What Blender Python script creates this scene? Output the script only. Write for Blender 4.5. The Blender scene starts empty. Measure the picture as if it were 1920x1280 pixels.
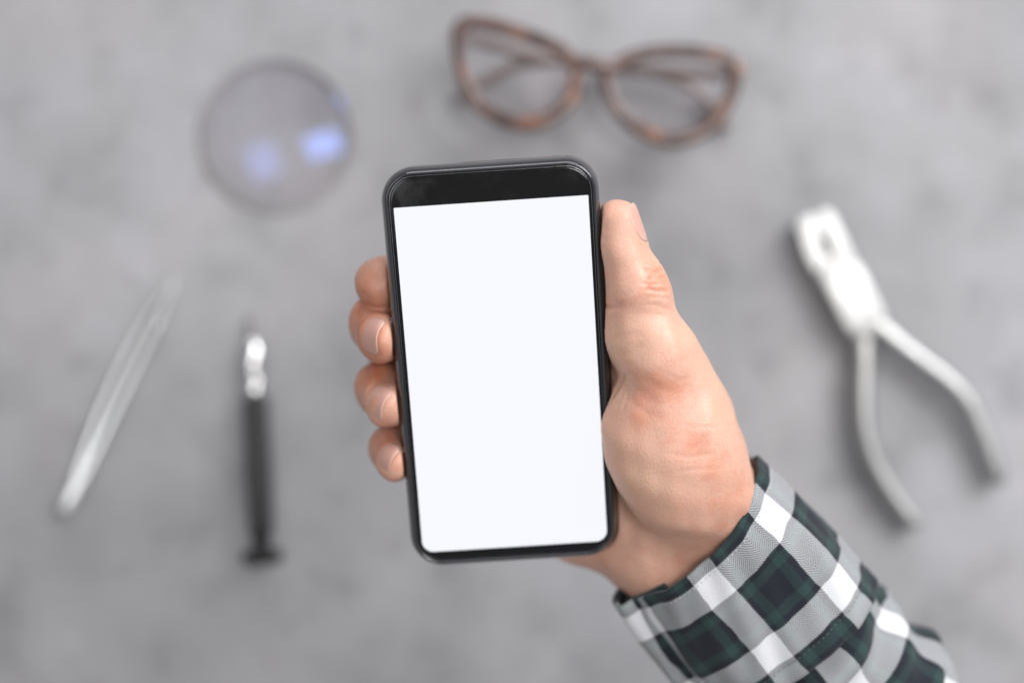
import bpy, bmesh, math, random
import numpy as np
from mathutils import Vector, Matrix, Euler
R = math.radians
random.seed(4)
scene = bpy.context.scene
COL = scene.collection

# ------------------------------------------------------------------ camera, world, lamps, exposure
CAM_H = 0.667                      # camera height above the worktop, metres
LENS = 50.0
FPX = 1920 * LENS / 36.0
cam_d = bpy.data.cameras.new('camera')
cam = bpy.data.objects.new('camera', cam_d); COL.objects.link(cam)
cam.location = (0, 0, CAM_H)
cam_d.lens = LENS; cam_d.sensor_width = 36.0
cam_d.clip_start = 0.01; cam_d.clip_end = 50
cam_d.dof.use_dof = True
cam_d.dof.focus_distance = 0.4945
cam_d.dof.aperture_fstop = 1.75
scene.camera = cam

world = bpy.data.worlds.new('World'); scene.world = world
world.use_nodes = True
bg = world.node_tree.nodes['Background']
bg.inputs['Color'].default_value = (0.97, 0.98, 1.0, 1)
bg.inputs['Strength'].default_value = 0.27

def area(name, loc, target, sx, sy, power, col):
    d = bpy.data.lights.new(name, 'AREA'); d.shape = 'RECTANGLE'
    d.size = sx; d.size_y = sy; d.energy = power; d.color = col
    o = bpy.data.objects.new(name, d); COL.objects.link(o)
    o.location = loc
    o.rotation_euler = (Vector(target) - Vector(loc)).to_track_quat('-Z', 'Y').to_euler()
    return o
area('window_light', (0.44, 0.14, 1.75), (0.03, 0.0, 0.1), 0.42, 0.62, 9.0, (1.0, 0.985, 0.97))
area('soft_daylight', (1.15, 0.85, 1.15), (0.1, 0.0, 0.0), 0.95, 0.9, 33.0, (0.98, 0.985, 1.0))
area('far_window', (0.15, 2.6, 0.95), (0.0, 0.0, 0.1), 2.4, 1.1, 38.0, (0.95, 0.97, 1.0))
area('lens_reflection_light', (-0.62, -0.16, 1.75), (-0.1, 0.0, 0.0), 0.62, 0.56, 4.4, (0.97, 0.98, 1.0))  # unseen light added for the lens's second reflection and a shine on the tweezers

scene.view_settings.view_transform = 'Standard'
scene.view_settings.look = 'None'
scene.view_settings.exposure = 0.0
scene.view_settings.gamma = 1.0
scene.render.engine = 'CYCLES'
scene.cycles.use_denoising = True
scene.cycles.max_bounces = 10
scene.cycles.caustics_reflective = False
scene.cycles.caustics_refractive = False

# ------------------------------------------------------------------ helpers
def P(px, py, d):
    """photo measurement (1920 px wide) at d metres from the lens -> metres in the place"""
    return np.array([(px - 960) / FPX * d, (640 - py) / FPX * d, CAM_H - d])
def PH(px, py, h):
    return P(px, py, CAM_H - h)      # same, for a height above the worktop

PH_R = Euler((0.21676, -0.01476, 0.06524), 'XYZ').to_matrix()
PH_T = np.array([-0.00308, -0.01315, CAM_H - 0.50328])
PH_RN = np.array(PH_R)
def PZ(px, py, lz):
    """point whose depth below / above the phone's glass is lz metres"""
    o = np.array([0, 0, CAM_H]); v = P(px, py, 1.0) - o
    n = PH_RN[:, 2]
    t = (np.dot(PH_T + n * lz - o, n)) / np.dot(v, n)
    return o + v * t

def tag(o, label=None, cat=None, group=None, kind=None):
    if label: o['label'] = label
    if cat: o['category'] = cat
    if group: o['group'] = group
    if kind: o['kind'] = kind
    return o
def empty(name, loc=(0, 0, 0), rot=None):
    o = bpy.data.objects.new(name, None); COL.objects.link(o); o.location = loc
    o.empty_display_size = 0.01
    if rot: o.rotation_euler = rot
    return o
def link_mesh(name, me, mat, parent=None, smooth=True):
    o = bpy.data.objects.new(name, me); COL.objects.link(o)
    if mat: me.materials.append(mat)
    if smooth:
        me.polygons.foreach_set('use_smooth', [True] * len(me.polygons))
    if parent is not None:
        o.parent = parent
        o.matrix_parent_inverse = Matrix.Identity(4)
    return o
def pydata(name, verts, faces, mat, parent=None, smooth=True, origin=None):
    me = bpy.data.meshes.new(name)
    verts = np.asarray(verts, float)
    if origin is not None: verts = verts - np.asarray(origin)
    me.from_pydata([tuple(v) for v in verts], [], [tuple(f) for f in faces])
    me.update()
    o = link_mesh(name, me, mat, parent, smooth)
    return o
def rec_normals(o):
    bm = bmesh.new(); bm.from_mesh(o.data)
    bmesh.ops.recalc_face_normals(bm, faces=bm.faces); bm.to_mesh(o.data); bm.free()
def catmull(pts, n, closed=False):
    pts = np.asarray(pts, float); m = len(pts); out = []
    segs = m if closed else m - 1
    for i in range(segs):
        if closed: p0, p1, p2, p3 = pts[(i - 1) % m], pts[i], pts[(i + 1) % m], pts[(i + 2) % m]
        else: p0, p1, p2, p3 = pts[max(i - 1, 0)], pts[i], pts[i + 1], pts[min(i + 2, m - 1)]
        for k in range(n):
            t = k / n
            out.append(0.5 * (2 * p1 + (p2 - p0) * t + (2 * p0 - 5 * p1 + 4 * p2 - p3) * t * t + (3 * p1 - p0 - 3 * p2 + p3) * t ** 3))
    if not closed: out.append(pts[-1])
    return np.array(out)
def tube(name, path, ra, rb, mat, parent, up=(0, 0, 1), closed=False, n=14, origin=None, power=2.0):
    """swept bar: ra = half width across, rb = half height along 'up' (scalars or per-point arrays)"""
    path = np.asarray(path, float); m = len(path)
    ra = np.broadcast_to(ra, m); rb = np.broadcast_to(rb, m)
    V = []; F = []
    for i in range(m):
        if closed: t = path[(i + 1) % m] - path[(i - 1) % m]
        else: t = path[min(i + 1, m - 1)] - path[max(i - 1, 0)]
        t = t / np.linalg.norm(t)
        s = np.cross(t, up); s /= np.linalg.norm(s); u = np.cross(s, t)
        for k in range(n):
            a = 2 * math.pi * k / n
            c, q = math.cos(a), math.sin(a)
            c = math.copysign(abs(c) ** (2 / power), c); q = math.copysign(abs(q) ** (2 / power), q)
            V.append(path[i] + s * c * ra[i] + u * q * rb[i])
    for i in range(m if closed else m - 1):
        j = (i + 1) % m
        for k in range(n):
            F.append((i * n + k, i * n + (k + 1) % n, j * n + (k + 1) % n, j * n + k))
    if not closed:
        F.append(tuple(range(n))[::-1]); F.append(tuple((m - 1) * n + k for k in range(n)))
    o = pydata(name, V, F, mat, parent, origin=origin)
    rec_normals(o)
    return o
def lathe(name, prof, a, axis, mat, parent, n=32, flutes=0, depth=0.0, origin=None):
    """prof: (distance along axis, radius)"""
    a = np.asarray(a, float); axis = np.asarray(axis, float); axis /= np.linalg.norm(axis)
    s = np.cross(axis, (0, 0, 1)); s /= np.linalg.norm(s); u = np.cross(s, axis)
    V = []; F = []; m = len(prof)
    for (l, r) in prof:
        for k in range(n):
            an = 2 * math.pi * k / n
            rr = r * (1 - depth * (0.5 + 0.5 * math.cos(flutes * an))) if flutes else r
            V.append(a + axis * l + (s * math.cos(an) + u * math.sin(an)) * rr)
    for i in range(m - 1):
        for k in range(n):
            F.append((i * n + k, i * n + (k + 1) % n, (i + 1) * n + (k + 1) % n, (i + 1) * n + k))
    F.append(tuple(range(n))[::-1]); F.append(tuple((m - 1) * n + k for k in range(n)))
    o = pydata(name, V, F, mat, parent, origin=origin); rec_normals(o)
    return o
def plate(name, outline, z0, z1, bev, mat, parent, origin=None, holes=None):
    """outline (x, y) extruded from z0 to z1, upper and lower edges rounded"""
    outline = np.asarray(outline, float)
    me = bpy.data.meshes.new(name); bm = bmesh.new()
    vs = [bm.verts.new((x, y, z0)) for x, y in outline]
    f = bm.faces.new(vs)
    r = bmesh.ops.extrude_face_region(bm, geom=[f])
    for v in r['geom']:
        if isinstance(v, bmesh.types.BMVert): v.co.z = z1
    bmesh.ops.recalc_face_normals(bm, faces=bm.faces)
    if bev:
        ed = [e for e in bm.edges if abs(e.verts[0].co.z - e.verts[1].co.z) < 1e-7]
        bmesh.ops.bevel(bm, geom=ed, offset=bev, segments=3, affect='EDGES', profile=0.5, clamp_overlap=True)
    if origin is not None:
        bmesh.ops.translate(bm, vec=-Vector(origin), verts=bm.verts)
    bm.to_mesh(me); bm.free()
    o = link_mesh(name, me, mat, parent, True)
    return o

# ------------------------------------------------------------------ materials
class N:
    """small wrapper that keeps node building short"""
    def __init__(s, name):
        s.m = bpy.data.materials.new(name); s.m.use_nodes = True
        s.t = s.m.node_tree; s.b = s.t.nodes['Principled BSDF']
    def n(s, typ, **kw):
        nd = s.t.nodes.new(typ)
        for k, v in kw.items():
            if k in nd.inputs.keys(): nd.inputs[k].default_value = v
            else: setattr(nd, k, v)
        return nd
    def l(s, a, b): s.t.links.new(a, b)
    def set(s, **kw):
        for k, v in kw.items():
            k = k.replace('_', ' ')
            i = s.b.inputs[k]
            i.default_value = (*v, 1) if isinstance(v, tuple) and len(v) == 3 and i.type == 'RGBA' else v
    def math(s, op, a, b=None, c=None):
        nd = s.t.nodes.new('ShaderNodeMath'); nd.operation = op
        for i, v in enumerate((a, b, c)):
            if v is None: continue
            if isinstance(v, (int, float)): nd.inputs[i].default_value = v
            else: s.l(v, nd.inputs[i])
        return nd.outputs[0]
    def mix(s, f, a, b, blend='MIX'):
        nd = s.t.nodes.new('ShaderNodeMix'); nd.data_type = 'RGBA'; nd.blend_type = blend
        for i, v in ((0, f), (6, a), (7, b)):
            if isinstance(v, (int, float)): nd.inputs[i].default_value = v
            elif isinstance(v, tuple): nd.inputs[i].default_value = (*v, 1)
            else: s.l(v, nd.inputs[i])
        return nd.outputs[2]
    def ramp(s, fac, stops, interp='LINEAR'):
        nd = s.t.nodes.new('ShaderNodeValToRGB'); cr = nd.color_ramp; cr.interpolation = interp
        while len(cr.elements) < len(stops): cr.elements.new(0.5)
        for e, (p, c) in zip(cr.elements, stops):
            e.position = p; e.color = (*c, 1) if len(c) == 3 else c
        if fac is not None: s.l(fac, nd.inputs[0])
        return nd.outputs[0]
    def coord(s, which='Object'):
        return s.t.nodes.new('ShaderNodeTexCoord').outputs[which]
    def noise(s, vec, scale, detail=4, rough=0.5, out='Fac'):
        nd = s.n('ShaderNodeTexNoise', Scale=scale, Detail=detail, Roughness=rough)
        if vec is not None: s.l(vec, nd.inputs['Vector'])
        return nd.outputs[out]
    def bump(s, h, strength, dist, normal=None):
        nd = s.n('ShaderNodeBump', Strength=strength, Distance=dist)
        s.l(h, nd.inputs['Height'])
        if normal is not None: s.l(normal, nd.inputs['Normal'])
        return nd.outputs[0]

def metal(name, col, rough, metallic=1.0, scratch=0.0):
    k = N(name); k.set(Base_Color=col, Metallic=metallic, Roughness=rough)
    c = k.coord()
    nz = k.noise(c, 140, 3)
    k.l(k.math('MULTIPLY_ADD', nz, rough * 0.7, rough * 0.65), k.b.inputs['Roughness'])
    if scratch:
        k.l(k.bump(k.noise(c, 2500, 3), scratch, 0.0001), k.b.inputs['Normal'])
    return k.m

# worktop concrete
k = N('concrete'); c = k.coord()
n1 = k.noise(c, 6, 6, 0.6); n2 = k.noise(c, 20, 5, 0.6); n3 = k.noise(c, 420, 3, 0.6)
base = k.ramp(n1, [(0.30, (0.248, 0.244, 0.252)), (0.50, (0.322, 0.320, 0.331)), (0.70, (0.385, 0.383, 0.402))])
sm = k.ramp(n2, [(0.26, (0.68, 0.68, 0.68)), (0.46, (0.98, 0.98, 0.98)), (0.72, (1.12, 1.12, 1.13))])
base = k.mix(1.0, base, sm, 'MULTIPLY')
base = k.mix(0.35, base, k.ramp(n3, [(0.3, (0.8, 0.8, 0.8)), (0.7, (1.15, 1.15, 1.15))]), 'MULTIPLY')
pit = k.noise(c, 58, 2, 0.4)
base = k.mix(1.0, base, k.ramp(pit, [(0.62, (1, 1, 1)), (0.80, (0.84, 0.83, 0.83))]), 'MULTIPLY')
warm = k.noise(c, 11, 2)
base = k.mix(k.ramp(warm, [(0.45, (0, 0, 0)), (0.7, (0.5, 0.5, 0.5))]), base, k.mix(1.0, base, (1.04, 0.97, 0.94), 'MULTIPLY'))
k.l(base, k.b.inputs['Base Color']); k.set(Roughness=0.62)
k.b.inputs['Specular IOR Level'].default_value = 0.35
k.l(k.bump(n3, 0.3, 0.0006, k.bump(n2, 0.25, 0.002)), k.b.inputs['Normal'])
M_CONC = k.m

M_STEEL = metal('brushed_steel', (0.90, 0.90, 0.90), 0.30)
M_DARKST = metal('dark_steel', (0.32, 0.30, 0.30), 0.35)
M_CHROME = metal('chrome', (0.88, 0.88, 0.88), 0.10)
M_SATIN = metal('satin_nickel', (0.50, 0.497, 0.49), 0.44, 0.97)
k = N('black_plastic'); k.set(Base_Color=(0.012, 0.012, 0.013), Roughness=0.38); M_BLACK = k.m
k = N('blackened_steel'); k.set(Base_Color=(0.012, 0.012, 0.013), Roughness=0.45, Metallic=0.3); M_CAPM = k.m

# tortoiseshell acetate
k = N('tortoiseshell'); c = k.coord()
nz = k.noise(c, 62, 3, 0.55)
k.l(k.ramp(nz, [(0.33, (0.030, 0.014, 0.012)), (0.45, (0.085, 0.042, 0.034)), (0.58, (0.135, 0.076, 0.060)), (0.645, (0.20, 0.085, 0.052)), (0.73, (0.46, 0.17, 0.07))]), k.b.inputs['Base Color'])
k.set(Roughness=0.18, Coat_Weight=0.4, Coat_Roughness=0.05)
M_TORT = k.m
k = N('clear_brown_acetate'); k.set(Base_Color=(0.32, 0.25, 0.23), Roughness=0.25, Transmission_Weight=0.25); M_TEMPLE = k.m
k = N('gold_metal'); k.set(Base_Color=(0.86, 0.46, 0.16), Metallic=1.0, Roughness=0.25); M_GOLD = k.m

def glass(name, tint, gloss, amount):
    """thin coated lens: clear through, with a reflection that grows towards grazing angles"""
    k = N(name); t = k.t
    t.nodes.remove(k.b)
    tr = k.n('ShaderNodeBsdfTransparent'); tr.inputs['Color'].default_value = (*tint, 1)
    gl = k.n('ShaderNodeBsdfGlossy'); gl.inputs['Color'].default_value = (*gloss, 1); gl.inputs['Roughness'].default_value = 0.02
    fr = k.n('ShaderNodeFresnel', IOR=1.5); mx = k.n('ShaderNodeMixShader')
    geo = k.n('ShaderNodeNewGeometry')
    outer = k.math('SUBTRACT', 1.0, geo.outputs['Backfacing'])
    k.l(k.math('MULTIPLY', k.math('MULTIPLY', fr.outputs[0], amount), outer), mx.inputs[0]); k.l(tr.outputs[0], mx.inputs[1]); k.l(gl.outputs[0], mx.inputs[2])
    k.l(mx.outputs[0], t.nodes['Material Output'].inputs['Surface'])
    return k.m
M_LENS = glass('coated_lens_glass', (0.986, 0.978, 0.980), (0.22, 0.36, 1.0), 1.7)
M_SPEC = glass('spectacle_lens_glass', (0.992, 0.984, 0.988), (1.0, 0.9, 1.0), 0.12)

# phone materials
k = N('case_rubber'); k.set(Base_Color=(0.024, 0.024, 0.029), Roughness=0.15, Coat_Weight=1.0, Coat_Roughness=0.06); M_CASE = k.m
k = N('phone_black_glass'); k.set(Base_Color=(0.004, 0.004, 0.0045), Roughness=0.06); 
sm_ = k.noise(k.coord(), 90, 4, 0.65)
k.l(k.ramp(sm_, [(0.40, (0.05,) * 3), (0.62, (0.16,) * 3), (0.75, (0.30,) * 3)]), k.b.inputs['Roughness'])
M_GLASSB = k.m
k = N('phone_frame_metal'); k.set(Base_Color=(0.30, 0.30, 0.32), Metallic=1.0, Roughness=0.22); M_FRAME = k.m
k = N('lit_white_screen'); k.set(Base_Color=(0.02, 0.02, 0.02), Roughness=0.25)
k.b.inputs['Emission Color'].default_value = (0.918, 0.930, 0.985, 1); k.b.inputs['Emission Strength'].default_value = 1.0
k.b.inputs['Specular IOR Level'].default_value = 0.0
M_SCREEN = k.m

# skin
k = N('skin'); c = k.coord()
at = k.n('ShaderNodeAttribute', attribute_name='redness').outputs['Fac']
blot = k.noise(c, 120, 4, 0.6)
fine = k.noise(c, 900, 3, 0.6)
redf = k.math('ADD', at, k.math('MULTIPLY_ADD', blot, 0.85, -0.42))
skin = k.ramp(redf, [(0.0, (0.640, 0.400, 0.285)), (0.40, (0.655, 0.374, 0.278)), (0.75, (0.615, 0.266, 0.170)), (1.0, (0.52, 0.185, 0.100))])
skin = k.mix(0.35, skin, k.ramp(fine, [(0.25, (0.80, 0.76, 0.74)), (0.75, (1.12, 1.12, 1.12))]), 'MULTIPLY')
k.l(skin, k.b.inputs['Base Color'])
k.set(Roughness=0.42, Subsurface_Weight=0.35, Subsurface_Scale=0.0028)
k.b.inputs['Subsurface Radius'].default_value = (1.0, 0.40, 0.22)
k.b.inputs['Specular IOR Level'].default_value = 0.5
mp = k.n('ShaderNodeMapping'); mp.inputs['Rotation'].default_value = (0.0, 0.0, 0.7); mp.inputs['Scale'].default_value = (1.0, 0.55, 1.0)
dist = k.n('ShaderNodeVectorMath', operation='MULTIPLY_ADD')
nzv = k.noise(c, 300, 2, 0.5, 'Color')
k.l(nzv, dist.inputs[0]); dist.inputs[1].default_value = (0.0016,) * 3; k.l(c, dist.inputs[2])
k.l(dist.outputs[0], mp.inputs['Vector'])
vo = k.n('ShaderNodeTexVoronoi', feature='DISTANCE_TO_EDGE', Scale=950); k.l(mp.outputs[0], vo.inputs['Vector'])
vo2 = k.n('ShaderNodeTexVoronoi', feature='DISTANCE_TO_EDGE', Scale=420); k.l(mp.outputs[0], vo2.inputs['Vector'])
h = k.math('ADD', k.math('MINIMUM', vo.outputs['Distance'], 0.22), k.math('MULTIPLY', k.math('MINIMUM', vo2.outputs['Distance'], 0.10), 1.6))
h = k.math('ADD', h, k.math('MULTIPLY', k.noise(c, 1800, 2), 0.18))
k.l(k.bump(h, 0.40, 0.00036), k.b.inputs['Normal'])
M_SKIN = k.m
k = N('fingernail'); c = k.coord('UV')
nsep = k.n('ShaderNodeSeparateXYZ'); k.l(c, nsep.inputs[0])
k.l(k.ramp(nsep.outputs['Y'], [(0.0, (0.66, 0.42, 0.34)), (0.12, (0.62, 0.37, 0.30)), (0.30, (0.61, 0.335, 0.275)), (0.90, (0.62, 0.345, 0.285)), (0.97, (0.60, 0.38, 0.31))]), k.b.inputs['Base Color'])
k.set(Roughness=0.34, Subsurface_Weight=0.25, Subsurface_Scale=0.0015, Coat_Weight=0.15, Coat_Roughness=0.3)
k.b.inputs['Subsurface Radius'].default_value = (1.0, 0.4, 0.25)
M_NAIL = k.m

# checked flannel: two thread systems woven in a herringbone twill (UV in millimetres)
def flannel(name, pu, pv, ou, ov):
    k = N(name); uv = k.coord('UV')
    sp = k.n('ShaderNodeSeparateXYZ'); wob = k.n('ShaderNodeVectorMath', operation='MULTIPLY_ADD')
    nz = k.noise(uv, 0.09, 2, 0.5, 'Color')
    k.l(nz, wob.inputs[0]); wob.inputs[1].default_value = (2.2, 2.2, 0); k.l(uv, wob.inputs[2])
    k.l(wob.outputs[0], sp.inputs[0])
    U, V = sp.outputs['X'], sp.outputs['Y']
    navy = (0.024, 0.027, 0.038); green = (0.038, 0.074, 0.070); white = (0.74, 0.74, 0.76)
    def threads(x, period, off):
        f = k.math('FRACT', k.math('DIVIDE', k.math('ADD', x, off + 1000 * period), period))
        e = 0.006
        st = [(0.0, white), (0.335 - e, white), (0.335 + e, navy), (0.395, navy), (0.415, green), (0.505, green), (0.525, navy),
              (0.805, navy), (0.825, green), (0.915, green), (0.935, navy), (1.0 - e, navy)]
        return k.ramp(f, st)
    cu = threads(U, pu, ou); cv = threads(V, pv, ov)
    zig = k.math('PINGPONG', U, 5.2)
    ph = k.math('MULTIPLY', k.math('ADD', zig, k.math('MULTIPLY', V, 1.0)), 2 * math.pi / 1.0)
    w = k.math('MULTIPLY_ADD', k.math('SINE', ph), 0.30, 0.5)
    wn = k.n('ShaderNodeClamp'); k.l(w, wn.inputs[0])
    colr = k.mix(wn.outputs[0], cu, cv)
    colr = k.mix(0.26, colr, k.mix(1.0, cu, cv, 'MULTIPLY'))
    fz = k.noise(uv, 1.6, 3, 0.7)
    colr = k.mix(0.5, colr, k.ramp(fz, [(0.2, (0.78, 0.78, 0.78)), (0.8, (1.12, 1.12, 1.12))]), 'MULTIPLY')
    k.l(colr, k.b.inputs['Base Color'])
    k.set(Roughness=0.9, Sheen_Weight=0.15, Sheen_Roughness=0.5)
    k.b.inputs['Specular IOR Level'].default_value = 0.15
    hh = k.math('ADD', k.math('MULTIPLY', k.math('SINE', ph), 0.5), k.math('MULTIPLY', fz, 0.8))
    k.l(k.bump(hh, 0.35, 0.00025), k.b.inputs['Normal'])
    return k.m
M_CUFF = flannel('checked_flannel_cuff', 33.0, 33.0, 7.0, -5.5)
M_SLEEVE = flannel('checked_flannel_sleeve', 33.0, 33.0, 23.0, 14.0)
k = N('dark_thread'); k.set(Base_Color=(0.10, 0.11, 0.12), Roughness=0.8); M_THREAD = k.m
k = N('light_thread'); k.set(Base_Color=(0.42, 0.45, 0.45), Roughness=0.8); M_THREAD2 = k.m

# ------------------------------------------------------------------ the worktop
me = bpy.data.meshes.new('concrete_worktop'); bm = bmesh.new()
bmesh.ops.create_cube(bm, size=1.0)
bmesh.ops.scale(bm, vec=(1.8, 1.3, 0.04), verts=bm.verts)
bmesh.ops.translate(bm, vec=(0, 0, -0.02), verts=bm.verts)
bmesh.ops.bevel(bm, geom=list(bm.edges), offset=0.003, segments=2, affect='EDGES')
bm.to_mesh(me); bm.free()
tag(link_mesh('concrete_worktop', me, M_CONC, None, False), kind='structure')

# ------------------------------------------------------------------ phone in its case
phone = empty('phone', PH_T, Euler((0.21676, -0.01476, 0.06524), 'XYZ'))
tag(phone, 'black smartphone with a blank white screen in a dark case, held in the hand', 'phone')
SCR_W, SCR_H = 0.0672, 0.1258
OUT_W, OUT_H, OUT_CX, OUT_CY, OUT_R = 0.0758, 0.1458, -0.0001, 0.0035, 0.0118
def rrect(inset, n=12, w=OUT_W, h=OUT_H, cx=OUT_CX, cy=OUT_CY, r=OUT_R):
    """rounded rectangle outline, counter-clockwise, corners slightly squircled"""
    w2, h2 = w / 2 - inset, h / 2 - inset
    rs = r if isinstance(r, (tuple, list)) else (r,) * 4
    out = []
    for q, (sx, sy) in enumerate(((1, 1), (-1, 1), (-1, -1), (1, -1))):
        rr = max(rs[q] - inset, 0.0002)
        for k in range(n + 1):
            a = math.pi / 2 * q + math.pi / 2 * k / n
            out.append((cx + sx * (w2 - rr) + rr * math.cos(a), cy + sy * (h2 - rr) + rr * math.sin(a)))
    return np.array(out)
def loft(name, rings, mat, parent, cap0=False, cap1=False, n=12, **kw):
    V = []; F = []; m = len(rings); c = 4 * (n + 1)
    for (i, z) in rings:
        for x, y in rrect(i, n, **kw): V.append((x, y, z))
    for a in range(m - 1):
        for b in range(c):
            F.append((a * c + b, a * c + (b + 1) % c, (a + 1) * c + (b + 1) % c, (a + 1) * c + b))
    if cap0: F.append(tuple(range(c))[::-1])
    if cap1: F.append(tuple((m - 1) * c + b for b in range(c)))
    o = pydata(name, V, F, mat, parent); rec_normals(o)
    return o
mm = 0.001
case = loft('case', [(x * mm, z * mm) for x, z in ((9, -10.9), (2.2, -10.8), (0.9, -10.2), (0.15, -9.0), (0, -7.5), (0, -4.2), (0.12, -3.0), (0.5, -1.7), (0.95, -0.8), (1.45, 0.0),
      (1.75, 0.42), (2.05, 0.60), (2.35, 0.58), (2.6, 0.35), (2.7, -0.1), (2.75, -1.2), (2.8, -3.0))], M_CASE, phone, True, False, n=16)
loft('frame', [(x * mm, z * mm) for x, z in ((2.75, -2.0), (2.75, -0.75), (2.85, -0.5), (3.05, -0.36), (3.2, -0.42))], M_FRAME, phone, n=16)
loft('glass_front', [(x * mm, z * mm) for x, z in ((3.15, -0.8), (3.15, -0.42), (3.22, -0.26), (3.4, -0.12), (3.65, -0.03), (4.0, 0.0))], M_GLASSB, phone, False, True, n=16)
scr = rrect(0, 10, SCR_W, SCR_H, 0, 0, (0.0003, 0.0003, 0.0042, 0.0042))
V = [(x, y, 0.00006) for x, y in scr] + [(x, y, 0.00001) for x, y in scr]; c_ = len(scr)
o = pydata('screen', V, [tuple(range(c_))] + [(i, c_ + i, c_ + (i + 1) % c_, (i + 1) % c_) for i in range(c_)], M_SCREEN, phone, False)
def side_button(x, y0, y1, side, name):
    pts = []
    p = plate(name, rrect(0, 4, y1 - y0, 0.0030, 0, 0, 0.0014), 0, 0.0011, 0.0004, M_CASE, phone)
    p.rotation_euler = Euler((math.pi / 2, 0, math.pi / 2 * side), 'XYZ')
    p.location = (x, (y0 + y1) / 2, -0.0045)
side_button(OUT_CX + OUT_W / 2 - 0.0004, 0.018, 0.052, 1, 'volume_button')
side_button(OUT_CX - OUT_W / 2 + 0.0004, 0.012, 0.024, -1, 'power_button')

# ------------------------------------------------------------------ the hand: a distance field of joints and flesh, turned into one skin
def vlen(a): return np.sqrt((a * a).sum(-1))
def cone(p, a, b, ra, rb, side=None, wide=1.0):
    a = np.asarray(a); b = np.asarray(b); ba = b - a
    q = p - a
    t = np.clip((q @ ba) / (ba @ ba), 0, 1)
    v = q - t[:, None] * ba
    if side is not None:
        s = np.asarray(side, float); s = s / np.linalg.norm(s)
        v = v - (v @ s)[:, None] * s * (1 - 1 / wide)
    return vlen(v) - (ra + (rb - ra) * t)
def ell(p, c, M, r):
    q = (p - np.asarray(c)) @ np.asarray(M).T
    r = np.asarray(r)
    k0 = vlen(q / r); k1 = vlen(q / (r * r)) + 1e-9
    return k0 * (k0 - 1.0) / k1
def smin(a, b, k):
    h = np.clip(0.5 + 0.5 * (b - a) / k, 0, 1)
    return b + (a - b) * h - k * h * (1 - h)
def smax(a, b, k): return -smin(-a, -b, k)
def rz(a):
    c, s = math.cos(a), math.sin(a)
    return np.array([[c, s, 0], [-s, c, 0], [0, 0, 1]])      # rows: local axes

ARM = np.array([0.655, -0.735, -0.17]); ARM /= np.linalg.norm(ARM)     # wrist -> elbow
W0 = P(1292, 1001, 0.527)                                             # wrist centre at the cuff mouth
E1 = np.array([0.735, 0.655, 0.0]); E1 -= ARM * (E1 @ ARM); E1 /= np.linalg.norm(E1)
E2 = np.cross(ARM, E1); E2 = -E2 if E2[2] < 0 else E2

J = dict(
    wr_u=W0 - E1 * 0.0130 - E2 * 0.0060, wr_r=W0 + E1 * 0.0108 + E2 * 0.0005,
    t_cmc=P(1306, 925, 0.519), t_mcp=P(1229, 668, 0.5025), t_ip=P(1190, 545, 0.5005), t_tip=P(1161, 414, 0.4965),
    i_mcp=PZ(1000, 655, -0.024), i_pip=PZ(800, 580, -0.034), i_dip=PZ(716, 532, -0.0165), i_tip=PZ(772, 505, -0.0185),
    m_mcp=PZ(935, 745, -0.025), m_pip=PZ(742, 650, -0.038), m_dip=PZ(703, 606, -0.0215), m_tip=PZ(716, 635, -0.0066),
    r_mcp=PZ(915, 840, -0.025), r_pip=PZ(755, 742, -0.038), r_dip=PZ(714, 726, -0.0205), r_tip=PZ(728, 758, -0.0064),
    p_mcp=PZ(920, 925, -0.024), p_pip=PZ(795, 850, -0.034), p_dip=PZ(733, 838, -0.0180), p_tip=PZ(742, 865, -0.0058),
)
fing = {
    'i': (0.0115, 0.0100, 0.0090, 0.0080), 'm': (0.0115, 0.0102, 0.0092, 0.0082),
    'r': (0.0112, 0.0099, 0.0090, 0.0080), 'p': (0.0105, 0.0088, 0.0078, 0.0068)}
def phone_sdf(p):
    q = (p - PH_T) @ PH_RN
    x = np.abs(q[:, 0] - OUT_CX); y = np.abs(q[:, 1] - OUT_CY)
    r = OUT_R
    dx = x - (OUT_W / 2 - r); dy = y - (OUT_H / 2 - r)
    d2 = np.sqrt(np.maximum(dx, 0) ** 2 + np.maximum(dy, 0) ** 2) + np.minimum(np.maximum(dx, dy), 0) - r
    dz = np.abs(q[:, 2] + 0.00515) - 0.00585
    rr = 0.0012
    a = d2 + rr; b = dz + rr
    return np.sqrt(np.maximum(a, 0) ** 2 + np.maximum(b, 0) ** 2) + np.minimum(np.maximum(a, b), 0) - rr

def unit(v): v = np.asarray(v, float); return v / np.linalg.norm(v)
nails = []
def nail_frame(f, c, n, t, w, l):
    n = unit(n); t = unit(np.asarray(t, float) - n * np.dot(t, n)); s = np.cross(t, n)
    nails.append(dict(f=f, c=np.asarray(c), n=n, t=t, s=s, w=w, l=l))
# nail plates: centre, outward normal, direction towards the fingertip, half width, length
nail_frame('m', PZ(691, 627, 0.0002 - 0.0022), (-0.70, 0.10, 0.70), (0.70, -0.17, 0.68), 0.0066, 0.0088)
nail_frame('r', PZ(704, 751, 0.0002 - 0.0022), (-0.66, 0.28, 0.70), (0.64, -0.29, 0.70), 0.0064, 0.0086)
nail_frame('p', PZ(722, 853, 0.0002 - 0.0022), (-0.64, 0.30, 0.71), (0.62, -0.33, 0.70), 0.0053, 0.0074)
nail_frame('t', P(1189, 420, 0.4960), (0.955, 0.16, 0.24), (-0.34, 0.94, 0.05), 0.0066, 0.0135)

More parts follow.
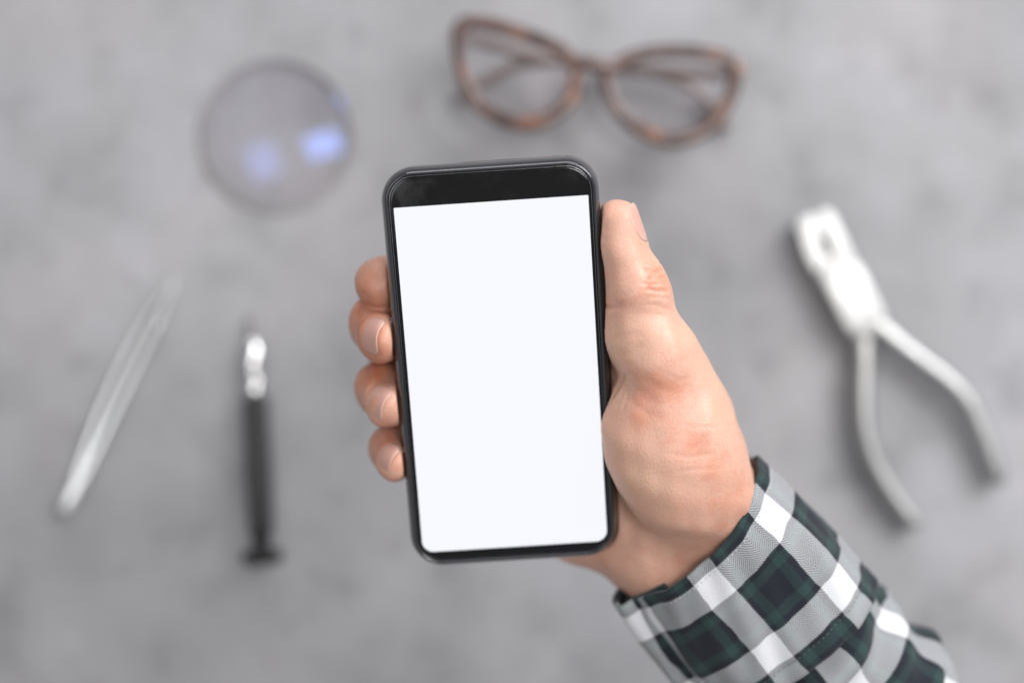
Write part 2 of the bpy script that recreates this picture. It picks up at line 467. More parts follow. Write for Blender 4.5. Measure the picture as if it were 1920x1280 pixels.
TH = rz(0.42)
def hand_sdf(p):
    p = p.astype(np.float64)
    # forearm and wrist
    el_u = J['wr_u'] + ARM * 0.10; el_r = J['wr_r'] + ARM * 0.10
    d = smin(cone(p, J['wr_u'], el_u, 0.0165, 0.0190), cone(p, J['wr_r'], el_r, 0.0165, 0.0190), 0.012)
    # palm: metacarpals fan out below the phone
    palm = None
    for f, wr, rw in (('i', 0.75, 0.013), ('m', 0.30, 0.014), ('r', -0.25, 0.014), ('p', -0.8, 0.013)):
        base = W0 - ARM * 0.012 + E1 * 0.0165 * wr - E2 * (0.008 - 0.005 * wr)
        c = cone(p, base, J[f + '_mcp'], rw, fing[f][0])
        palm = c if palm is None else smin(palm, c, 0.010)
    hyp = cone(p, J['wr_u'] - ARM * 0.004, P(1098, 962, 0.5470), 0.0150, 0.0165)
    palm = smin(palm, hyp, 0.012)
    palm = smin(palm, cone(p, P(1098, 962, 0.5470), J['p_mcp'], 0.0165, 0.012), 0.012)
    # web of flesh between thumb and index
    palm = smin(palm, cone(p, P(1265, 770, 0.520), PZ(1085, 690, -0.0215), 0.016, 0.0110), 0.012)
    d = smin(d, palm, 0.014)
    # thumb
    th = cone(p, J['t_cmc'], J['t_mcp'], 0.0200, 0.0128)
    th = smin(th, cone(p, J['t_mcp'], J['t_ip'], 0.0124, 0.0102), 0.006)
    side = np.array([0.30, 0.06, -1.0])
    th = smin(th, cone(p, J['t_ip'], J['t_tip'], 0.0100, 0.0069, side, 1.22), 0.005)
    pad = P(1153, 455, 0.4985)
    th = smin(th, ell(p, pad, rz(0.12), (0.0066, 0.0125, 0.0085)), 0.006)
    th = smin(th, ell(p, P(1175, 626, 0.5020), rz(0.22), (0.0085, 0.0120, 0.0092)), 0.006)    # flesh of the proximal segment
    th = smin(th, ell(p, P(1222, 546, 0.5015), rz(0.3), (0.0046, 0.0095, 0.0080)), 0.007)       # knuckle
    d = smin(d, th, 0.010)
    # ball of the thumb
    d = smin(d, ell(p, P(1258, 855, 0.5070), TH, (0.0224, 0.0300, 0.0165)), 0.0075)
    d = smin(d, ell(p, P(1213, 800, 0.5070), rz(0.15), (0.0145, 0.0165, 0.0110)), 0.006)
    d = smin(d, ell(p, P(1326, 800, 0.5110), rz(0.32), (0.0075, 0.034, 0.012)), 0.012)
    # fingers
    fs = []
    for f in 'imrp':
        a, b, c_, t = (J[f + s] for s in ('_mcp', '_pip', '_dip', '_tip'))
        r0, r1, r2, r3 = fing[f]
        g = smin(cone(p, a, b, r0, r1), cone(p, b, c_, r1 * 0.97, r2), 0.004)
        dr = t - c_; dr = dr / np.linalg.norm(dr)
        sd = np.cross(dr, np.array([-1.0, 0.1, 0.25]))
        tipc = cone(p, c_, t, r2, r3, sd, 1.12)
        for k_ in nails:
            if k_['f'] != f: continue
            q = p - k_['c']
            ln = q @ k_['t']
            cut = q @ k_['n'] + (q @ k_['s']) ** 2 / 0.021 + np.maximum(ln, 0) ** 2 / 0.10
            tipc = smax(tipc, np.where(ln > -0.5 * k_['l'] - 0.002, cut, cut - 0.6 * (-0.5 * k_['l'] - 0.002 - ln)), 0.0022)
        g = smin(g, tipc, 0.003)
        fs.append(g)
    F = fs[0]
    for g in fs[1:]: F = smin(F, g, 0.0012)
    kk = 0.006
    d = smin(d, F, kk)
    # the flesh gives way to the phone
    d = smax(d, -(phone_sdf(p) - 0.00012), 0.0010)
    return d

def surface_nets(sdf, lo, hi, h, coarse=5):
    lo = np.array(lo); hi = np.array(hi)
    n = (np.ceil((hi - lo) / (h * coarse)).astype(int)) * coarse + 1
    nc = (n - 1) // coarse + 1
    gc = np.stack(np.meshgrid(*[lo[i] + np.arange(nc[i]) * h * coarse for i in range(3)], indexing='ij'), -1).reshape(-1, 3)
    dc = sdf(gc).reshape(nc)
    D = np.full(n, 1.0, np.float32)
    # default sign from coarse samples, fine values near the surface
    D = np.repeat(np.repeat(np.repeat(dc[:-1, :-1, :-1], coarse, 0), coarse, 1), coarse, 2)
    D = np.pad(D, ((0, 1),) * 3, mode='edge')
    near = np.abs(dc) < h * coarse * 2.2
    nb = near.copy()
    nn = near[:-1, :-1, :-1]
    for dx in (0, 1):
        for dy in (0, 1):
            for dz in (0, 1):
                nn = nn | near[dx:nc[0] - 1 + dx, dy:nc[1] - 1 + dy, dz:nc[2] - 1 + dz]
    m = np.repeat(np.repeat(np.repeat(nn, coarse, 0), coarse, 1), coarse, 2)
    m = np.pad(m, ((0, 1),) * 3, mode='edge')
    for ax in range(3):
        m = m | np.roll(m, 1, ax)
    idx = np.argwhere(m)
    vals = np.empty(len(idx))
    for s in range(0, len(idx), 400000):
        vals[s:s + 400000] = sdf(lo + idx[s:s + 400000] * h)
    D[m] = vals
    S = D < 0
    corners = [(x, y, z) for x in (0, 1) for y in (0, 1) for z in (0, 1)]
    cnt = sum(S[x:n[0] - 1 + x, y:n[1] - 1 + y, z:n[2] - 1 + z].astype(np.int8) for x, y, z in corners)
    act = (cnt > 0) & (cnt < 8)
    cells = np.argwhere(act)
    vid = np.full(act.shape, -1, np.int64); vid[act] = np.arange(len(cells))
    acc = np.zeros((len(cells), 3)); num = np.zeros(len(cells))
    for a in range(8):
        for b in range(a + 1, 8):
            ca, cb = np.array(corners[a]), np.array(corners[b])
            if np.abs(ca - cb).sum() != 1: continue
            va = D[tuple((cells + ca).T)]; vb = D[tuple((cells + cb).T)]
            cr = (va < 0) != (vb < 0)
            t = np.where(cr, va / np.where(cr, va - vb, 1), 0)
            acc += np.where(cr[:, None], ca + t[:, None] * (cb - ca), 0); num += cr
    V = lo + (cells + acc / num[:, None]) * h
    F = []
    for ax in range(3):
        b, c = (ax + 1) % 3, (ax + 2) % 3
        sl0 = [slice(None)] * 3; sl1 = [slice(None)] * 3
        sl0[ax] = slice(0, -1); sl1[ax] = slice(1, None)
        s0, s1 = S[tuple(sl0)], S[tuple(sl1)]
        e = np.argwhere(s0 != s1)
        ok = (e[:, b] > 0) & (e[:, c] > 0) & (e[:, b] < n[b] - 1) & (e[:, c] < n[c] - 1)
        e = e[ok]
        fl = s0[tuple(e.T)]
        ub = np.zeros(3, int); ub[b] = 1; uc = np.zeros(3, int); uc[c] = 1
        q = np.stack([vid[tuple((e - ub - uc).T)], vid[tuple((e - uc).T)], vid[tuple(e.T)], vid[tuple((e - ub).T)]], 1)
        q = np.where(fl[:, None], q, q[:, ::-1])
        F.append(q)
    F = np.concatenate(F)
    return V, F

def grad(sdf, p, e=0.00025):
    g = np.stack([sdf(p + np.eye(3)[i] * e) - sdf(p - np.eye(3)[i] * e) for i in range(3)], -1)
    return g / (vlen(g)[:, None] + 1e-12)

HV, HF = surface_nets(hand_sdf, (-0.068, -0.150, 0.095), (0.150, 0.060, 0.196), 0.0007)
for _ in range(2):
    g = grad(hand_sdf, HV); HV = HV - g * np.clip(hand_sdf(HV), -0.0006, 0.0006)[:, None]
HN = grad(hand_sdf, HV, 0.0006)

# nails: plates laid on the flesh. frame = centre of the plate, outward normal, direction towards the fingertip
def march(o, dv):
    t = 0.0
    p = np.array(o)
    for _ in range(60):
        dd = float(hand_sdf(p[None])[0])
        if dd < 2e-5: break
        p = p + dv * max(dd * 0.8, 1e-5)
        if vlen(p - o) > 0.03: break
    return p
def nail_shape(u, v):
    """<0 inside the plate; u across -1..1, v 0 cuticle .. 1 free edge"""
    vv = np.where(v < 0.5, (0.5 - v) / 0.5, (v - 0.5) / 0.5)
    e = np.where(v < 0.5, 2.4, 5.0)
    return (np.abs(u) ** e + np.abs(vv) ** e) ** (1 / e) - 1
# press the plates into the flesh and raise the folds round them
disp = np.zeros(len(HV))
for k_ in nails:
    q = HV - k_['c']
    a = q @ k_['s'] / k_['w']; b = q @ k_['t'] / k_['l'] + 0.5; hgt = q @ k_['n']
    f = nail_shape(a, b) * k_['w'] * 0.9
    w = (np.abs(hgt) < 0.006) & (HN @ k_['n'] > 0.1)
    ins = np.clip(-f / 0.0008, 0, 1)
    out = np.exp(-((f - 0.0009) / 0.0008) ** 2) * (b < 0.86)
    disp += np.where(w, -0.00022 * ins + 0.00020 * out * (f > -0.0002), 0)
# creases and wrinkles, given as polylines over the skin
def seg_dist(px, pts):
    best = np.full(len(px), 1e9); pts = np.asarray(pts, float)
    tt = np.zeros(len(px))
    for i in range(len(pts) - 1):
        a, b = pts[i], pts[i + 1]; ab = b - a
        t = np.clip(((px - a) @ ab) / (ab @ ab), 0, 1)
        dd = np.linalg.norm(px - a - t[:, None] * ab, axis=1)
        s = dd < best; best = np.where(s, dd, best); tt = np.where(s, (i + t) / (len(pts) - 1), tt)
    return best, tt
HD = CAM_H - HV[:, 2]
HPX = np.stack([960 + HV[:, 0] / HD * FPX, 640 - HV[:, 1] / HD * FPX], 1)
facing = np.clip(HN[:, 2] * 3, 0, 1)
creases = [   # points, half width px, depth mm
    ([(1206, 503), (1224, 512), (1246, 506)], 3.5, 0.42), ([(1213, 524), (1230, 518), (1250, 522)], 3.0, 0.36),
    ([(1210, 540), (1232, 546), (1254, 545)], 4.0, 0.50), ([(1218, 556), (1238, 556), (1258, 560)], 2.8, 0.30),
    ([(1200, 530), (1216, 534), (1236, 532)], 2.6, 0.26), ([(1222, 494), (1236, 494), (1246, 492)], 2.4, 0.25),
    ([(1206, 572), (1232, 572), (1264, 584)], 3.0, 0.20),
    ([(1132, 574), (1146, 577), (1166, 574)], 4.5, 0.55), ([(1134, 562), (1150, 566), (1168, 570)], 3.0, 0.18),
    ([(1150, 640), (1175, 628), (1210, 626)], 6.0, 0.15), ([(1160, 668), (1182, 662), (1205, 640)], 6, 0.16),
    ([(1144, 752), (1160, 726), (1172, 700)], 4.0, 0.50), ([(1150, 764), (1166, 742), (1174, 716)], 3.5, 0.30), ([(1166, 770), (1176, 748), (1178, 722)], 3.0, 0.22),
    ([(1180, 742), (1192, 760), (1216, 778), (1250, 786)], 7, 0.14), ([(1200, 700), (1226, 722), (1262, 740)], 7, 0.12),
    ([(1255, 792), (1300, 800), (1350, 802)], 4, 0.12), ([(1235, 846), (1290, 856), (1345, 850)], 4, 0.12), ([(1260, 884), (1310, 880), (1362, 876)], 4, 0.10),
    ([(1250, 700), (1275, 712), (1296, 706)], 3.5, 0.12),
    ([(1150, 950), (1185, 984), (1240, 1010), (1300, 1018), (1352, 1006)], 12, 0.55),
    ([(1130, 428), (1146, 434)], 2.5, 0.10), ([(1130, 446), (1148, 452)], 2.5, 0.10),
    ([(1378, 830), (1398, 880), (1410, 930)], 8, 0.35),
    ([(672, 548), (690, 572), (712, 582), (738, 583)], 5, 0.30),
]
for pts, wpx, dep in creases:
    dd, tt = seg_dist(HPX, pts)
    fade = np.clip(np.sin(np.pi * np.clip(tt, 0.02, 0.98)) * 2.2, 0, 1)
    disp -= np.exp(-(dd / wpx) ** 2) * dep * mm * fade * facing * (HD < 0.53)
    disp += np.exp(-((dd - wpx * 2.0) / (wpx * 0.9)) ** 2) * dep * mm * 0.25 * fade * facing * (HD < 0.53)
# soft unevenness of living flesh
rs = np.random.RandomState(3)
for _ in range(26):
    kd = rs.normal(size=3); kd /= np.linalg.norm(kd); fr = 2 * math.pi / rs.uniform(0.007, 0.022)
    disp += 0.000050 * np.sin(HV @ kd * fr + rs.uniform(0, 6.28))
lim = phone_sdf(HV)
disp = np.where(lim < 0.0006, np.minimum(disp, 0), disp)
HV2 = HV + HN * disp[:, None]

red = np.full(len(HV), 0.30)
def spot(px, py, r, a):
    global red
    red = red + a * np.exp(-(((HPX[:, 0] - px) ** 2 + (HPX[:, 1] - py) ** 2) / r ** 2))
spot(1232, 522, 34, 0.34); spot(1245, 735, 60, 0.24); spot(1215, 780, 60, 0.14); spot(1300, 845, 55, 0.20); spot(1340, 880, 50, 0.15); spot(1390, 960, 50, 0.24)
spot(1150, 560, 50, 0.18); spot(1168, 640, 30, -0.20); spot(1200, 900, 60, -0.22); spot(1150, 1050, 70, 0.12); spot(1160, 430, 35, 0.02)
spot(690, 700, 45, 0.50); spot(680, 600, 35, 0.48); spot(715, 825, 35, 0.42); spot(700, 530, 60, 0.34); spot(720, 650, 60, 0.22); spot(730, 780, 50, 0.16); spot(740, 880, 40, 0.14)  # fingers: skin redness, with their shaded darker tone put into the colour too
spot(1145, 385, 20, 0.10); spot(1300, 1050, 50, 0.12)

person = empty('person', tuple(W0))
tag(person, "person's right hand in a checked flannel cuff, fingers wrapped round the phone", 'person')
me = bpy.data.meshes.new('hand')
me.vertices.add(len(HV2)); me.vertices.foreach_set('co', (HV2 - W0).astype(np.float32).ravel())
me.loops.add(HF.size); me.loops.foreach_set('vertex_index', HF.astype(np.int32).ravel())
me.polygons.add(len(HF)); me.polygons.foreach_set('loop_start', np.arange(0, HF.size, 4, dtype=np.int32))
me.update(calc_edges=True); me.validate()
at_ = me.attributes.new('redness', 'FLOAT', 'POINT')
if len(me.vertices) == len(red): at_.data.foreach_set('value', red.astype(np.float32))
hand = link_mesh('hand', me, M_SKIN, person)

def build_nail(k_):
    nu, nv = 17, 15
    base = np.zeros((nv, nu, 3))
    for j in range(nv):
        for i in range(nu):
            u = -1 + 2 * i / (nu - 1); v = j / (nv - 1)
            # map the square to the plate outline
            e = 2.4 if v < 0.5 else 5.0
            vv = abs(v - 0.5) / 0.5
            ww = max(1 - min(vv, 0.985) ** e, 0.0) ** (1 / e)
            if v > 0.5: ww = max(ww, 0.80 + 0.2 * (1 - vv))
            vb = v + 0.05 * (1 - u * u) * (v > 0.7) * (v - 0.7) / 0.3
            o = k_['c'] + k_['s'] * (u * ww * k_['w']) + k_['t'] * ((vb - 0.5) * k_['l']) + k_['n'] * 0.010
            base[j, i] = march(o, -k_['n'])
    # straighten towards the free edge so that the plate stands clear of the tip
    hgt = (base - k_['c']) @ k_['n']
    j0 = int(nv * 0.55)
    for i in range(nu):
        sl = (hgt[j0, i] - hgt[j0 - 5, i]) / 5
        for j in range(j0, nv):
            lin = hgt[j0, i] + sl * (j - j0) * 0.9
            nh = max(lin, hgt[j, i]) * 0.75 + hgt[j, i] * 0.25
            base[j, i] += k_['n'] * min(nh - hgt[j, i], 0.0011)
    V = []; F = []
    for lay, off in ((0, 1), (1, -1)):
        for j in range(nv):
            for i in range(nu):
                u = -1 + 2 * i / (nu - 1); v = j / (nv - 1)
                lift = 0.00018 * (1 - abs(u) ** 5) * min(1, v * 6) + 0.00004
                V.append(base[j, i] + k_['n'] * (lift if lay == 0 else lift - 0.00036))
    L = nu * nv
    for j in range(nv - 1):
        for i in range(nu - 1):
            a = j * nu + i
            F.append((a, a + 1, a + nu + 1, a + nu)); F.append((L + a, L + a + nu, L + a + nu + 1, L + a + 1))
    bd = [i for i in range(nu)] + [j * nu + nu - 1 for j in range(1, nv)] + [(nv - 1) * nu + i for i in range(nu - 2, -1, -1)] + [j * nu for j in range(nv - 2, 0, -1)]
    for i in range(len(bd)):
        a, b = bd[i], bd[(i + 1) % len(bd)]
        F.append((a, L + a, L + b, b))
    o = pydata('fingernail', V, F, M_NAIL, hand, origin=W0)
    rec_normals(o)
    uvl = o.data.uv_layers.new(name='UVMap')
    for lp in o.data.loops:
        kx = lp.vertex_index % L
        uvl.data[lp.index].uv = ((kx % nu) / (nu - 1), (kx // nu) / (nv - 1))
    return o
for k_ in nails: build_nail(k_)

# ------------------------------------------------------------------ cuff and sleeve of the shirt
def strip_uv(o, UV, m):
    uvl = o.data.uv_layers.new(name='UVMap')
    idx = np.zeros(len(o.data.loops), np.int32); o.data.loops.foreach_get('vertex_index', idx)
    uvl.data.foreach_set('uv', UV[idx].astype(np.float32).ravel())
def bumpf(x, c, w): return math.exp(-((x - c) / w) ** 2)

CUFF_L = 0.057
cross = np.array([(-33.5, 8), (-29, 14), (-20, 20.5), (-5, 25.5), (12, 26.5), (25, 22.5), (33.5, 11.5), (36, 0), (31, -12), (18, -20), (-4, -22.5), (-24, -19), (-37, -9), (-42, 1), (-40, 6.5), (-32, 8.5), (-23, 14.5)]) * mm
cr = catmull(cross, 9)
clen = np.concatenate([[0], np.cumsum(np.linalg.norm(np.diff(cr, axis=0), axis=1))])
n_s = 46
V = []; UV = []; F = []
m_ = len(cr)
for j in range(n_s + 1):
    s = CUFF_L * j / n_s
    for i in range(m_):
        a, b = cr[i]
        u = clen[i]
        fl = 1 + 0.075 * s / CUFF_L - 0.02 * bumpf(s, 0.0, 0.008)
        # gentle buckles of stitched double cloth
        w = 0.00055 * math.sin(u * 260 + 3.0) * math.sin(s * 120 + 0.6 + u * 40) + 0.0004 * math.sin(u * 520 + s * 160)
        w += 0.0019 * bumpf(s, 0.030, 0.016) * math.sin(u * 95 + 1.1)
        edge = -0.0005 * bumpf(s, 0.0052, 0.0009) - 0.0006 * bumpf(s, 0.0505, 0.0010)
        nrm = np.array([a, b * 1.7]); nrm /= np.linalg.norm(nrm)
        a2, b2 = np.array([a, b]) * fl + nrm * (w + edge)
        ss = s + 0.0016 * math.sin(u * 60 + 0.5) * (1 - s / CUFF_L)
        ss -= 0.0085 * max(a / 0.036 - 0.15, 0) ** 1.3 * (1 - s / CUFF_L)
        V.append(W0 + E1 * 0.0030 + ARM * (ss + 0.0016) + E1 * a2 + E2 * b2); UV.append((u * 1000, s * 1000))
for j in range(n_s):
    for i in range(m_ - 1):
        a = j * m_ + i
        F.append((a, a + m_, a + m_ + 1, a + 1))
UV = np.array(UV)

# sleeve: gathered into the cuff, folds running along the arm
SL = 0.15; n2, k2 = 110, 200
V2 = []; UV2 = []; F2 = []
B0 = W0 + E1 * 0.0030 + ARM * (CUFF_L - 0.0034)
bend = np.array([-0.16, -0.10, 0.0])
for j in range(n2 + 1):
    s = SL * j / n2
    ctr = B0 + ARM * s + bend * s * s * 2.2
    puff = 1 - math.exp(-(s / 0.011) ** 2)
    for i in range(k2):
        th = 2 * math.pi * i / k2
        A = 0.0318 + 0.0060 * puff + 0.030 * s; B = 0.0222 + 0.0050 * puff + 0.03 * s
        g = 0.0011 * math.sin(th * 13 + 2 * math.sin(th * 3)) * math.exp(-s / 0.02)
        g += 0.0017 * math.sin(th * 5 + 1.2 + s * 40) * (0.35 + puff * 0.65) * math.exp(-s / 0.05)
        g += 0.0027 * math.sin(s * 150 + 1.6 * math.sin(th * 2 + 0.8) + th * 1.0) * min(1, s / 0.02)
        g += 0.0018 * math.sin(s * 330 - th * 3 + 1.0) * min(1, s / 0.02)
        g *= 1.0
        g -= 0.0016 * bumpf(s, 0.0, 0.003)
        V2.append(ctr + E1 * (math.cos(th) * (A + g)) + E2 * (math.sin(th) * (B + g)))
        UV2.append((th * 33.0, s * 1000 + 2.5 * math.sin(th * 2 + 0.5)))
for j in range(n2):
    for i in range(k2):
        a = j * k2 + i; b = j * k2 + (i + 1) % k2
        F2.append((a, a + k2, b + k2, b))
UV2 = np.array(UV2)
sleeve = pydata('sleeve', np.array(V2), F2, M_SLEEVE, person, origin=W0)
uvl = sleeve.data.uv_layers.new(name='UVMap')
for pl in sleeve.data.polygons:
    us = [UV2[v][0] for v in pl.vertices]
    for li, v in zip(pl.loop_indices, pl.vertices):
        u = UV2[v][0]
        if max(us) - min(us) > 100 and u < 100: u += 2 * math.pi * 33.0
        uvl.data[li].uv = (u, UV2[v][1])
md = sleeve.modifiers.new('cloth', 'SOLIDIFY'); md.thickness = 0.0009; md.offset = -1
cuff = pydata('cuff', np.array(V), F, M_CUFF, sleeve, origin=W0)
strip_uv(cuff, UV, m_)
md = cuff.modifiers.new('cloth', 'SOLIDIFY'); md.thickness = 0.0017; md.offset = -1
for o in (sleeve, cuff):
    bm = bmesh.new(); bm.from_mesh(o.data)
    ctr = Vector(ARM * 0.03); 
    f = bm.faces[:]
    s_ = 0
    for q in f:
        cc = q.calc_center_median(); ax = Vector(ARM) * cc.dot(Vector(ARM)); s_ += (cc - ax).dot(q.normal)
    if s_ < 0: bmesh.ops.reverse_faces(bm, faces=f)
    bm.to_mesh(o.data); bm.free()
# rows of stitches: small raised thread dashes joined into one part per row
def stitches(s0, mat, pitch=0.0021):
    Vs = []; Fs = []
    nst = int(clen[-1] * 0.62 / pitch)
    Vn = np.array(V).reshape(n_s + 1, m_, 3)
    jf = s0 / CUFF_L * n_s; j = int(jf)
    row = Vn[j] * (1 - (jf - j)) + Vn[min(j + 1, n_s)] * (jf - j)
    for q in range(nst):
        u = 0.003 + q * pitch
        i = min(int(np.searchsorted(clen, u)), m_ - 2)
        t = (u - clen[i - 1]) / (clen[i] - clen[i - 1]); c = row[i - 1] * (1 - t) + row[i] * t
        tg = unit(row[i] - row[i - 1]); nr = unit(np.cross(tg, ARM)); 
        if nr @ (c - (W0 + ARM * s0)) < 0: nr = -nr
        b0 = len(Vs)
        for (x, y, z) in ((-0.00065, -0.00013, -0.0001), (0.00065, -0.00013, -0.0001), (0.00065, 0.00013, -0.0001), (-0.00065, 0.00013, -0.0001),
                          (-0.0004, -0.00008, 0.00022), (0.0004, -0.00008, 0.00022), (0.0004, 0.00008, 0.00022), (-0.0004, 0.00008, 0.00022)):
            Vs.append(c + tg * x + ARM * y + nr * z)
        for f in ((4, 5, 6, 7), (0, 1, 5, 4), (1, 2, 6, 5), (2, 3, 7, 6), (3, 0, 4, 7)): Fs.append(tuple(b0 + v for v in f))
    o = pydata('stitching', Vs, Fs, mat, sleeve, origin=W0)
    tag(o, kind='stuff')
stitches(0.0505, M_THREAD)
stitches(0.0052, M_THREAD2)

# ------------------------------------------------------------------ spectacles, front up on their folded temples
gl_o = PH(1110, 140, 0.0)
spec = empty('spectacles', gl_o)
tag(spec, 'brown tortoiseshell spectacles lying folded at the top of the worktop', 'glasses')
zf = 0.029
def rim_pts(px):
    c = np.mean(px, 0)
    return catmull([PH(x, y, zf) for x, y in px], 8, True)
left = [(864, 50), (905, 44), (960, 58), (1012, 76), (1056, 99), (1081, 132), (1074, 178), (1040, 214), (1000, 231), (955, 228), (908, 206), (877, 165), (862, 105)]
right = [(1138, 140), (1172, 112), (1230, 98), (1300, 98), (1350, 107), (1380, 126), (1370, 178), (1346, 222), (1304, 254), (1252, 262), (1202, 245), (1163, 212), (1143, 176)]
for pts in (left, right):
    rp = rim_pts(pts)
    tube('rim', rp, 0.0032, 0.0024, M_TORT, spec, closed=True, n=12, origin=gl_o, power=2.8)
    # thin meniscus lens filling the rim
    c = rp.mean(0); nr = 8; Vl = []; Fl = []; m = len(rp)
    for lay, th_ in ((0, 0.0009), (1, -0.0009)):
        for q in range(1, nr + 1):
            f = q / nr
            for p_ in rp:
                Vl.append(c + (p_ - c) * f + np.array([0, 0, th_ + 0.0030 * (1 - f * f) - 0.0008]))
        Vl.append(c + np.array([0, 0, th_ + 0.0022]))
    L = nr * m + 1
    for lay in (0, 1):
        b0 = lay * L
        for q in range(nr - 1):
            for i in range(m):
                Fl.append((b0 + q * m + i, b0 + q * m + (i + 1) % m, b0 + (q + 1) * m + (i + 1) % m, b0 + (q + 1) * m + i))
        for i in range(m): Fl.append((b0 + L - 1, b0 + i, b0 + (i + 1) % m))
    for i in range(m):
        a = (nr - 1) * m
        Fl.append((a + i, a + (i + 1) % m, L + a + (i + 1) % m, L + a + i))
    o = pydata('lens', Vl, Fl, M_SPEC, spec, origin=gl_o); rec_normals(o)
tube('bridge', catmull([PH(1068, 114, zf), PH(1092, 117, zf + 0.002), PH(1112, 120, zf + 0.0028), PH(1132, 123, zf + 0.002), PH(1152, 128, zf)], 5), 0.0032, 0.0024, M_TORT, spec, n=12, origin=gl_o)
for pts in ([(1066, 150), (1078, 172), (1074, 190)], [(1146, 160), (1142, 182), (1150, 202)]):
    tube('nose_pad', catmull([PH(x, y, zf - 0.003) for x, y in pts], 4), [0.0008] + [0.0018] * 7 + [0.0008], 0.0028, M_TORT, spec, n=10, origin=gl_o)
tl = catmull([PH(858, 66, 0.026), PH(905, 80, 0.021), PH(1000, 106, 0.016), PH(1110, 126, 0.012), PH(1220, 138, 0.009), PH(1290, 160, 0.007), PH(1335, 200, 0.005), PH(1366, 243, 0.0035)], 6)
tr = catmull([PH(1383, 132, 0.026), PH(1340, 140, 0.022), PH(1220, 132, 0.019), PH(1110, 120, 0.016), PH(1010, 116, 0.0125), PH(940, 134, 0.009), PH(892, 166, 0.006), PH(858, 190, 0.0035)], 6)
for tp in (tl, tr):
    w = np.interp(np.linspace(0, 1, len(tp)), [0, 0.1, 0.55, 0.85, 1], [0.0025, 0.0022, 0.0016, 0.0022, 0.0012])
    tube('temple', tp, 0.0024, w * 1.6, M_TEMPLE, spec, n=12, origin=gl_o)
for a, b in (((856, 58, 0.029), (853, 72, 0.026)), ((1386, 120, 0.029), (1388, 138, 0.025))):
    tube('hinge', [PH(*a), (PH(*a) + PH(*b)) / 2, PH(*b)], 0.0024, 0.0024, M_GOLD, spec, n=10, origin=gl_o)

# ------------------------------------------------------------------ uncut spectacle lens
lc = PH(521, 252, 0.0)
Rad = 0.0345
def lens_prof():
    Rf, Rb, e = 0.105, 0.145, 0.0022
    pr = []
    for q in range(25):
        r = Rad * q / 24; pr.append((r, e + 0.0006 + (math.sqrt(Rf ** 2 - r * r) - math.sqrt(Rf ** 2 - Rad ** 2))))
    pr.append((Rad + 0.0011, e * 0.8 + 0.0006)); pr.append((Rad + 0.0011, e * 0.2 + 0.0006))
    for q in range(24, -1, -1):
        r = Rad * q / 24; pr.append((r, 0.0006 + (math.sqrt(Rb ** 2 - r * r) - math.sqrt(Rb ** 2 - Rad ** 2))))
    return pr
pr = lens_prof(); n_ = 72; V = []; F = []
for (r, z) in pr:
    for k_i in range(n_):
        a = 2 * math.pi * k_i / n_; V.append((max(r, 1e-5) * math.cos(a), max(r, 1e-5) * math.sin(a), z))
for i in range(len(pr) - 1):
    for k_i in range(n_):
        F.append((i * n_ + k_i, i * n_ + (k_i + 1) % n_, (i + 1) * n_ + (k_i + 1) % n_, (i + 1) * n_ + k_i))
o = pydata('spectacle_lens', V, F, M_LENS, None); rec_normals(o); o.location = lc
k = N('ground_lens_edge'); k.set(Base_Color=(0.62, 0.58, 0.57), Roughness=0.6, Transmission_Weight=0.6); o.data.materials.append(k.m)
for pl_ in o.data.polygons:
    if math.hypot(pl_.center.x, pl_.center.y) > Rad: pl_.material_index = 1
tag(o, 'round clear uncut lens with blue reflections lying on the concrete', 'lens')

# ------------------------------------------------------------------ tweezers
tw_o = PH(220, 750, 0.0)
tw = empty('tweezers', tw_o)
tag(tw, 'slim steel tweezers lying slanted at the left of the worktop', 'tweezers')
armL = catmull([PH(133, 932, 0.0032), PH(160, 850, 0.0030), PH(198, 750, 0.0027), PH(246, 648, 0.0024), PH(290, 574, 0.0020), PH(326, 530, 0.0015)], 8)
armR = catmull([PH(137, 934, 0.0032), PH(174, 860, 0.0030), PH(228, 748, 0.0027), PH(276, 646, 0.0024), PH(307, 580, 0.0020), PH(329, 531, 0.0015)], 8)
for a in (armL, armR):
    tt = np.linspace(0, 1, len(a))
    tube('arm', a, np.interp(tt, [0, 0.15, 0.5, 0.8, 1], [0.0024, 0.0022, 0.0015, 0.0010, 0.0004]), np.interp(tt, [0, 0.2, 0.5, 0.85, 1], [0.0022, 0.0020, 0.0016, 0.0011, 0.0006]), M_STEEL, tw, n=14, origin=tw_o, power=3.0)
jp = catmull([PH(120, 960, 0.0034), PH(127, 946, 0.0036), PH(136, 926, 0.0038), PH(148, 896, 0.0036)], 4); tt = np.linspace(0, 1, len(jp))
tube('joint', jp, np.interp(tt, [0, 0.15, 0.7, 1], [0.0016, 0.0038, 0.0036, 0.0020]), np.interp(tt, [0, 0.15, 0.7, 1], [0.0012, 0.0026, 0.0028, 0.0022]), M_STEEL, tw, n=20, origin=tw_o, power=3.2)
me = bpy.data.meshes.new('glint_bead'); bm = bmesh.new(); bmesh.ops.create_uvsphere(bm, u_segments=20, v_segments=12, radius=0.0021); bm.to_mesh(me); bm.free()
o = link_mesh('glint_bead', me, M_CHROME, tw); o.location = Vector(PH(295, 615, 0.0038) - tw_o)  # small chrome bead added on the arm to make a bright round glint

